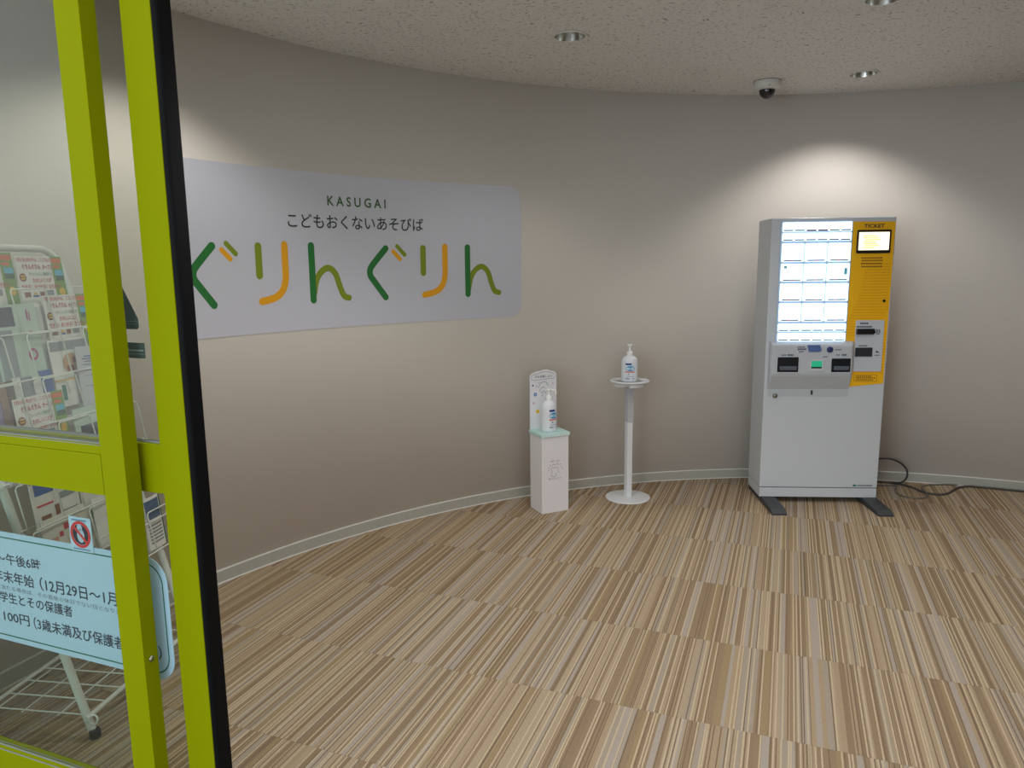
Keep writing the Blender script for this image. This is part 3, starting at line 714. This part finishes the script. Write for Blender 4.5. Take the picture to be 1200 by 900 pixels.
# local: x along the front, y back
MB().box((0, 0, .0005), (.168, .145, .436)).build('box', M_CARD, bx, .0015)
top = MB().box((-.006, -.006, .4365), (.174, .150, .455)).build('top_board', M_MINT, bx, .002)
mb = MB()
for i in range(9): disc(mb, .006+i*.0195, .443, .0062, lambda u, v: (u, -.0064, v), 12)
mb.build('scallop_print', mat('mint_light', (214, 232, 230), .6), top)
bl = [(0, .4555), (.168, .4555), (.168, .735), (.1695, .750), (.166, .766), (.152, .778), (.135, .781), (.115, .789), (.09, .791), (.07, .786), (.05, .785), (.03, .779), (.012, .774), (.001, .762), (-.002, .748), (0, .735)]
bb = MB().prism(bl, (0, .004), lambda u, v, t: (u, .142+t, v)).build('backboard', mat('white_print_board', (228, 228, 232), .6), bx)
ff = lambda u, v: (u, .1416, v)
cloud = spline([(.015, .738), (.006, .75), (.02, .765), (.045, .768), (.07, .776), (.10, .778), (.13, .772), (.155, .762), (.163, .748), (.150, .738), (.12, .739), (.09, .735), (.055, .735), (.03, .733)], 4, True)
cl = [(p.x, p.y) for p in [Vector((q[0], q[1])) for q in cloud]]
mb = MB(); stroke(mb, cl+[cl[0]], .0022, ff, 4); mb.build('cloud_outline', mat('print_soft_grey', (128, 130, 142), .6), bb)
mb = MB(); text_mb(mb, '手を消毒しよう', .030, .140, .745, .760, ff, .02, 2); mb.build('lettering', MATS['print_soft_grey'], bb)
for nm_, col, dots in (('print_dot_navy', (56, 74, 128), ((.018, .705, .0052), (.042, .698, .003))), ('print_dot_blue', (70, 116, 176), ((.033, .653, .0105),)), ('print_dot_pink', (206, 160, 170), ((.022, .605, .006),)), ('print_dot_yellow', (236, 196, 34), ((.048, .555, .011),)), ('print_dot_orange', (226, 150, 110), ((.145, .71, .004),))):
    mb = MB()
    for x, z, r in dots: disc(mb, x, z, r, ff)
    mb.build('print_dot', mat(nm_, col, .6), bb)
mb = MB(); disc(mb, .033, .653, .0045, lambda u, v: (u, .1413, v)); mb.build('print_dot', mat('print_dot_pale', (170, 196, 220), .6), bb)
M_LINE = mat('print_line_grey', (120, 122, 136), .6)
mb = MB()
for pl in ([(.055, .690), (.065, .712), (.085, .722), (.105, .716), (.115, .70)], [(.060, .672), (.075, .690), (.095, .688)], [(.068, .660), (.085, .668), (.10, .655)], [(.052, .715), (.062, .722)], [(.075, .64), (.082, .655)]):
    stroke(mb, [(p.x, p.y) for p in spline([(x, z, 0) for x, z in pl], 4)], .0028, ff, 4)
mb.build('line_drawing', M_LINE, bb)
fb = lambda u, v: (u, -.0008, v)
box = bx.children[0]
for a_ in (('消毒にご協力', .052, .112, .292, .302), ('ありがとう', .040, .122, .192, .203)): text_mb(MB(), *a_, fb, .0, 2).build('lettering', M_LINE, box)
mb = MB()
for pl in ([(.056, .215), (.064, .238), (.056, .252), (.066, .262), (.078, .256), (.088, .262), (.100, .255), (.098, .238), (.108, .228)], [(.056, .215), (.072, .208), (.085, .214), (.090, .228)], [(.060, .270), (.070, .280), (.082, .274), (.096, .282), (.104, .272)]):
    stroke(mb, [(p.x, p.y) for p in spline([(x, z, 0) for x, z in pl], 4)], .002, fb, 4)
for x, z in ((.045, .262), (.120, .262), (.128, .250), (.040, .250), (.05, .275), (.116, .276)): disc(mb, x, z, .003, fb, 8)
mb.build('line_drawing', M_LINE, box)
loc = Matrix.Rotation(math.radians(25), 4, 'Z') @ Vector((.082, .072, 0))
bottle('sanitizer_bottle', (.160+loc.x, 3.826+loc.y, FZ+.4556), math.radians(38), math.radians(-25), 'pump bottle of hand sanitizer on the box stand', 1.13)

# round stand
rs = empty('sanitizer_pole_stand', (.682, 4.110, FZ)); tag(rs, 'white pole stand with a round base and ring-shaped tray', 'stand')
MB().lathe([(.131, .0005), (.132, .003), (.131, .0055), (.126, .0065), (.02, .0068)], 56).build('base_plate', M_WHITE, rs)
M_ = Matrix.Rotation(math.radians(20), 4, 'Z')
MB().box((-.017, -.017, .007), (.017, .017, .460), M_).build('pole', M_WHITE, rs, .002)
MB().box((-.0195, -.0195, .4602), (.0195, .0195, .672), M_).build('upper_pole', mat('pole_tray_shade', (188, 189, 192), .4), rs, .002)  # greyer than the lower pole: the tray's shadow is painted into the colour
n = 56; prof = [(.075, .7005), (.079, .705), (.100, .7085), (.112, .708), (.1155, .704), (.112, .700), (.090, .698), (.075, .698)]
vs_, fs_ = [], []
for r, z in prof:
    for j in range(n): vs_.append((r*math.cos(2*PI*j/n), r*math.sin(2*PI*j/n), z))
k = len(prof)
for i in range(k):
    for j in range(n): fs_.append((i*n+j, i*n+(j+1) % n, ((i+1) % k)*n+(j+1) % n, ((i+1) % k)*n+j))
MB().add(vs_, [tuple(reversed(f)) for f in fs_], True).build('tray_ring', M_WHITE, rs)
MB().lathe([(.0745, .694), (.0748, .6965), (.074, .699), (.02, .6992)], 48).build('tray_floor', mat('tray_grey', (168, 170, 174), .4), rs)
# curved lip sections under the tray
mb = MB(); vs_, fs_ = [], []; kk = 30
for i in range(kk+1):
    a = math.radians(-78+ (168)*i/kk)-.35
    for r, z in ((.088, .6745), (.0915, .6745), (.0915, .6938), (.088, .6938)): vs_.append((r*math.cos(a), r*math.sin(a), z))
for i in range(kk):
    for j in range(4): fs_.append((4*i+j, 4*i+4+j, 4*i+4+(j+1) % 4, 4*i+(j+1) % 4))
mb.add(vs_, fs_); mb.add(vs_[:4], [(0, 1, 2, 3)]); mb.add(vs_[-4:], [(3, 2, 1, 0)]); mb.build('drip_lip', M_WHITE, rs)
MB().box((-.088, -.03, .6725), (.088, .03, .6935), M_).build('tray_bracket', M_WHITE, rs, .004)
bottle('sanitizer_bottle', (.680, 4.108, FZ+.6994), math.radians(-4), math.radians(78), 'pump bottle of hand sanitizer on the round pole stand', 1.0)

# ================================================================== leaflet rack
AZ, LE = math.radians(8), math.radians(15)
Wd = Vector((math.sin(AZ), math.cos(AZ), 0)); Fd = Vector((math.cos(AZ), -math.sin(AZ), 0)); Ld = Z3*math.cos(LE)-Fd*math.sin(LE); Od = Fd*math.cos(LE)+Z3*math.sin(LE)
F0 = Vector((-1.245, 1.932, 0)); WID = .515; LT = 1.443/math.cos(LE)
def rk(w_, l, off=0): return F0+Wd*w_+Ld*l+Od*off
rack = empty('leaflet_rack', (F0.x, F0.y, FZ)); tag(rack, 'white wire leaflet rack with tube frame standing behind the glass door', 'rack')
RP = lambda o: _fin(o, rack)
TR = .0115
arcp = []
cr_ = .075
pts = [rk(0, .02)]+[rk(0, l) for l in (.3, .7, 1.1, LT-cr_)]
pts += [rk(cr_-cr_*math.cos(a), LT-cr_+cr_*math.sin(a)) for a in [PI/2*i/8 for i in range(1, 9)]]
pts += [rk(WID-cr_+cr_*math.sin(a), LT-cr_+cr_*math.cos(a)) for a in [PI/2*i/8 for i in range(0, 9)]]
pts += [rk(WID, l) for l in (1.1, .7, .3, .02)]
RP(MB().tube(pts, TR, 14).build('front_frame', M_WIRE))
for w_ in (0, WID):
    c = rk(w_, 0)
    mb = MB().lathe([(.0155, FZ+.0005), (.0165, .010), (.0155, .030), (.0125, .034)], 18, (c.x, c.y, 0)); RP(mb.build('foot_cap', M_BLK))
# back frame
HB = .245
def bk(w_, z): 
    t = z/1.18; return F0+Wd*w_-Fd*(.365*(1-t)+(.325)*t)+Z3*z
pts = [bk(.02, z) for z in (.02, .4, .8, 1.12)]+[bk(.04, 1.165), bk(.08, 1.18), bk(WID-.08, 1.18), bk(WID-.04, 1.165)]+[bk(WID-.02, z) for z in (1.12, .8, .4, .02)]
RP(MB().tube(pts, .009, 12).build('back_frame', M_WIRE))
for w_ in (.02, WID-.02):
    c = bk(w_, 0); RP(MB().lathe([(.0125, FZ+.0005), (.0135, .010), (.0125, .026)], 16, (c.x, c.y, 0)).build('foot_cap', M_BLK))
# bottom tray
TZ = .072
tp = lambda w_, d_: F0+Wd*w_-Fd*d_+Z3*TZ
RP(MB().tube([tp(-.012, .012), tp(WID+.012, .012)], .0075, 10).build('tray_rail', M_WIRE))
RP(MB().tube([tp(-.012, .352), tp(WID+.012, .352)], .0065, 10).build('tray_rail', M_WIRE))
for i in range(8):
    w_ = .006+i*(WID-.012)/7; RP(MB().tube([tp(w_, .012), tp(w_, .352)], .0023, 6).build('tray_wire', M_WIRE))
for d_ in (.115, .235, .325):
    RP(MB().tube([tp(0, d_)-Z3*.004, tp(WID, d_)-Z3*.004], .0023, 6).build('tray_wire', M_WIRE))
rg = [tp(-.013, -.012)+Fd*.013*math.cos(a)+Wd*.003*math.sin(a)+Z3*.013*math.sin(a) for a in [2*PI*i/14 for i in range(14)]]
RP(MB().tube(rg, .0028, 6, closed=True).build('tray_hook', M_WIRE))
# pockets: base wires and front guards
GW = [1.345, 1.205, 1.065, .925, .785, .645, .545]
for gi, l in enumerate(GW):
    lb = l-.135
    RP(MB().tube([rk(-.004, lb+.006, .013), rk(WID+.004, lb+.006, .013)], .0026, 6).build('shelf_wire', M_WIRE))
    RP(MB().tube([rk(-.004, lb, .062), rk(WID+.03, lb, .062)], .0026, 6).build('shelf_wire', M_WIRE))
    for wc in (.040, .262, .495):
        g_ = [rk(wc-.068, lb, 0), rk(wc-.068, lb, .060), rk(wc-.068, l-.008, .068), rk(wc-.060, l, .068), rk(wc+.060, l, .068), rk(wc+.068, l-.008, .068), rk(wc+.068, lb, .060), rk(wc+.068, lb, 0)]
        RP(MB().tube(g_, .0024, 6).build('pocket_guard', M_WIRE))

# leaflets: local (u across, v up) placed in a pocket, a little more upright than the frame
TILT = math.radians(9)
P_WHITE = mat('paper_white', (236, 234, 230), .6)
def lframe(w0, ltop, h, o0, skew=0):
    lb = ltop-h
    U = (Wd*math.cos(skew)+Ld*math.sin(skew)).normalized(); V0 = (Ld*math.cos(skew)-Wd*math.sin(skew))
    V = (V0*math.cos(TILT)+Od*math.sin(TILT)).normalized(); Nn = U.cross(V).normalized()
    if Nn.dot(Fd) < 0: Nn = -Nn
    org = rk(w0, lb, o0); return org, U, V, Nn
def sheet(name, w0, ltop, wd_, h, o0, label, group, m=P_WHITE, th=.0012, skew=0):
    org, U, V, Nn = lframe(w0, ltop, h, o0, skew)
    # gentle forward curl of the upper edge
    def pt(u, v, off): return org+U*u+V*v+Nn*(off+.004*math.sin(u/wd_*PI))
    mb = MB(); k = 6; vs_ = []
    for i in range(k+1):
        u = wd_*i/k
        for off, v in ((0, 0), (0, h), (-th, h), (-th, 0)): vs_.append(pt(u, v, off))
    fs_ = [(4*i+j, 4*i+4+j, 4*i+4+(j+1) % 4, 4*i+(j+1) % 4) for i in range(k) for j in range(4)]
    mb.add(vs_, fs_); mb.add(vs_[:4], [(3, 2, 1, 0)]); mb.add(vs_[-4:], [(0, 1, 2, 3)])
    o = mb.build(name, m); 
    bm = bmesh.new(); bm.from_mesh(o.data); bmesh.ops.recalc_face_normals(bm, faces=bm.faces[:]); bm.to_mesh(o.data); bm.free()
    tag(o, label, 'leaflet', group)
    return o, pt
def pic(o, pt, m, rects, off=.0006, name='picture'):
    mb = MB(); 
    for x0, y0, x1, y1 in rects:
        k = 4; vs_ = []
        for i in range(k+1): u = x0+(x1-x0)*i/k; vs_ += [pt(u, y0, off), pt(u, y1, off)]
        mb.add(vs_, [(2*i, 2*i+2, 2*i+3, 2*i+1) for i in range(k)])
    return mb.build(name, m, o)
F_RED = mat('flyer_red', (206, 66, 78), .6); F_RED2 = mat('flyer_crimson', (186, 40, 72), .6); F_GRN = mat('flyer_green', (126, 164, 66), .6); F_ORG = mat('flyer_orange', (222, 120, 62), .6)
F_SKY = mat('flyer_sky', (96, 190, 220), .6); F_TREE = mat('flyer_tree', (66, 96, 62), .6); F_YEL = mat('flyer_yellow', (240, 196, 40), .6); F_TEAL = mat('flyer_teal', (64, 130, 110), .6); F_BRN = mat('flyer_brown', (150, 96, 66), .6)
F_BLU = mat('flyer_blue', (70, 104, 172), .6); F_GRY = mat('flyer_grey', (150, 156, 160), .6); F_DK = mat('flyer_dark', (70, 72, 82), .6); F_PALE = mat('flyer_pale_green', (198, 216, 204), .6); F_MAG = mat('flyer_magenta', (190, 80, 140), .6); F_TXT = mat('flyer_text', (140, 140, 150), .6)
def opening_flyer(w0, ltop, o0, label, skew=0):
    wd_, h = .19, .257
    o, pt = sheet('leaflet', w0, ltop, wd_, h, o0, label, 'opening leaflets in the rack', skew=skew)
    t = lambda u, v: pt(u, v, .0009)
    for tx_, x0, x1, y0, y1, bo_, m in (('7月1日(木)から、こどもの', .004, .138, .020, .004, .012, F_RED), ('ぐりんぐりん', .022, .092, .042, .024, .03, F_RED2), ('オープン', .100, .140, .042, .026, .03, F_RED2),
            ('グリーンパレス春日井 2F', .042, .134, .062, .050, .005, F_TEAL), ('たのしいことが', .052, .128, .083, .068, .02, F_RED), ('できる！みつかる！ひろがる！', .006, .162, .104, .088, .02, F_RED)):
        text_mb(MB(), tx_, x0, x1, h-y0, h-y1, t, bo_, 2).build('lettering', m, o)
    mb = MB(); disc(mb, .018, h-.066, .013, t, 18); mb.build('picture', F_BRN, o)
    pic(o, pt, F_YEL, [(.010, h-.064, .027, h-.060), (.011, h-.072, .026, h-.068)], .0012)
    pic(o, pt, F_GRN, [(.140, .0, .19, h)]); pic(o, pt, F_ORG, [(.142, h-.022, .186, h-.006), (.146, h-.038, .176, h-.028)], .0009)
    pic(o, pt, F_SKY, [(.150, h-.066, .186, h-.044)], .0009); pic(o, pt, F_TREE, [(.150, h-.078, .186, h-.062)], .0011)
    mb = MB(); disc(mb, .168, h-.115, .014, t, 14); mb.build('picture', F_YEL, o)
    pic(o, pt, F_BRN, [(.012, h-.128, .034, h-.112), (.070, h-.128, .088, h-.112)], .0009); pic(o, pt, F_BLU, [(.042, h-.128, .064, h-.122)], .0009); pic(o, pt, F_YEL, [(.046, h-.121, .060, h-.114)], .0009); pic(o, pt, F_GRY, [(.096, h-.128, .128, h-.108)], .0009)
    return o
SK = .0
A_ = opening_flyer(.258, 1.453, .022, 'white and red opening leaflet on the top rack row, beside the tube frame')
B_ = opening_flyer(.312, 1.325, .022, 'white and red opening leaflet on the second rack row, right end')
L_ = opening_flyer(.060, 1.462, .022, 'white and red opening leaflet on the top rack row, cut by the photo edge')
C_ = opening_flyer(.070, 1.026, .022, 'white and red opening leaflet low on the rack just above the rail')
# booklets, third columns etc.
def booklet(w0, ltop, wd_, h, o0, label, m, th=.006, skew=0): return sheet('booklet', w0, ltop, wd_, h, o0, label, 'mixed booklets in the rack', m, th, skew)
o, pt = booklet(.105, 1.303, .162, .24, .028, 'pale green booklet with a dark photo on the second rack row', F_PALE, .009)
pic(o, pt, F_DK, [(.0, .175, .072, .232)]); pic(o, pt, F_GRY, [(.0, .0, .055, .165)]); pic(o, pt, F_MAG, [(.120, .190, .126, .222), (.130, .186, .134, .214), (.118, .150, .130, .156)], .0009)
mb = MB(); c_1 = [(.118+.019*math.cos(2*PI*i/20), .085+.019*math.sin(2*PI*i/20)) for i in range(20)]; c_2 = [(.118+.011*math.cos(2*PI*i/20), .085+.011*math.sin(2*PI*i/20)) for i in range(20)]
ring2(mb, c_1, c_2, lambda u, v: pt(u, v, .0009)); mb.build('emblem', F_MAG, o)
o, pt = booklet(.272, 1.292, .030, .22, .018, 'narrow white booklet between the pale green one and the opening leaflet', mat('paper_grey', (200, 204, 200), .6), .005)
o, pt = booklet(.280, 1.183, .165, .215, .020, 'white leaflet with a brown picture on the third rack row', P_WHITE, .003)
mb = MB(); disc(mb, .075, .135, .034, lambda u, v: pt(u, v, .0008), 9); mb.build('picture', mat('flyer_tan', (206, 164, 120), .6), o)
pic(o, pt, F_BRN, [(.055, .110, .085, .128), (.085, .135, .10, .155)], .0012); pic(o, pt, F_GRY, [(.004, .178, .161, .208)]); pic(o, pt, F_YEL, [(.0, .082, .165, .086)], .0009); pic(o, pt, F_TEAL, [(.020, .02, .035, .07)], .0009)
o, pt = booklet(.352, 1.150, .185, .257, .030, 'silver grey brochure with a dark car photo, leaning right on the rack', mat('brochure_silver', (206, 208, 216), .4), .004, -.05)
pic(o, pt, F_TXT, [(.03, .205, .12, .209), (.02, .195, .10, .198), (.02, .176, .15, .178), (.02, .160, .13, .162), (.02, .125, .06, .127)]); pic(o, pt, F_BLU, [(.03, .222, .11, .226), (.02, .214, .13, .217)])
mb = MB(); mb.add([pt(u, v, .0009) for u, v in ((.03, .005), (.045, .035), (.075, .065), (.12, .085), (.183, .095), (.183, .005))], [(0, 5, 4, 3, 2, 1)]); mb.build('picture', mat('car_dark', (84, 88, 92), .4), o)
pic(o, pt, F_RED2, [(.122, .083, .165, .087)], .0012)
for i, (w0, cw, lt, m, lb_) in enumerate(((.030, .034, 1.085, mat('booklet_violet', (150, 140, 176), .6), 'violet booklet on the third rack row by the photo edge'), (.066, .026, 1.080, mat('booklet_tan', (168, 136, 104), .6), 'tan booklet on the third rack row'), (.094, .026, 1.082, mat('booklet_umber', (110, 92, 74), .6), 'dark brown booklet on the third rack row'),
      (.122, .028, 1.088, P_WHITE, 'narrow white booklet on the third rack row'), (.152, .040, 1.085, F_GRY, 'grey booklet on the third rack row'), (.194, .030, 1.080, P_WHITE, 'thin white pamphlet right of the grey booklet on the third rack row'), (.226, .046, 1.095, F_BLU, 'blue booklet on the third rack row'))):
    booklet(w0, lt, cw, .15, .016, lb_, m, .004)
o, pt = booklet(.272, .955, .20, .257, .022, 'pale green leaflet low on the rack right of the opening leaflet', F_PALE, .003); pic(o, pt, F_DK, [(.02, .16, .16, .2)])
# lower rows, seen under the middle rail
o, pt = booklet(.028, .815, .175, .257, .022, 'white picture leaflet on the row below the middle rail, left', P_WHITE, .003)
pic(o, pt, F_BLU, [(.012, .182, .078, .225)]); pic(o, pt, F_GRY, [(.012, .235, .165, .25), (.095, .15, .16, .17)]); pic(o, pt, F_BRN, [(.02, .09, .055, .12), (.072, .105, .09, .14)]); pic(o, pt, F_RED, [(.012, .148, .07, .154)], .0009); pic(o, pt, mat('flyer_navy', (60, 84, 130), .6), [(.095, .182, .14, .23)]); pic(o, pt, F_TXT, [(.1, .09, .16, .094), (.1, .1, .15, .103), (.1, .11, .16, .113)])
o, pt = booklet(.212, .812, .165, .257, .022, 'white leaflet with green and pink pictures below the middle rail, right', mat('paper_cream', (228, 224, 214), .6), .003)
pic(o, pt, F_GRN, [(.055, .125, .10, .155), (.02, .05, .05, .08)]); pic(o, pt, F_BRN, [(.02, .16, .04, .20), (.046, .165, .058, .205)]); pic(o, pt, F_BLU, [(.07, .19, .11, .215), (.08, .085, .10, .10)]); pic(o, pt, F_TXT, [(.12, .1, .124, .24), (.138, .1, .142, .24)])
o, pt = booklet(.020, .668, .175, .16, .034, 'cream leaflet with red flower pictures, low in the left column', MATS['paper_cream'], .003)
pic(o, pt, F_RED, [(.075, .11, .095, .13), (.055, .095, .07, .11)]); pic(o, pt, mat('flyer_peach', (222, 170, 140), .6), [(.02, .07, .05, .1), (.11, .09, .14, .13)]); 
o, pt = booklet(.225, .668, .18, .16, .034, 'white leaflet with blue pictures, low in the middle column', P_WHITE, .003); pic(o, pt, F_BLU, [(.05, .05, .13, .1)]); pic(o, pt, F_TREE, [(.1, .1, .15, .13)])
o, pt = booklet(.425, .592, .095, .18, .034, 'small white leaflet with a blue photo at the low right end of the rack', P_WHITE, .006)
pic(o, pt, mat('flyer_slate', (92, 108, 134), .6), [(.01, .105, .085, .172)]); pic(o, pt, F_TXT, [(.012, .02+i*.012, .08, .026+i*.012) for i in range(6)]); pic(o, pt, P_GRN, [(.089, 0, .095, .18)], .0009)
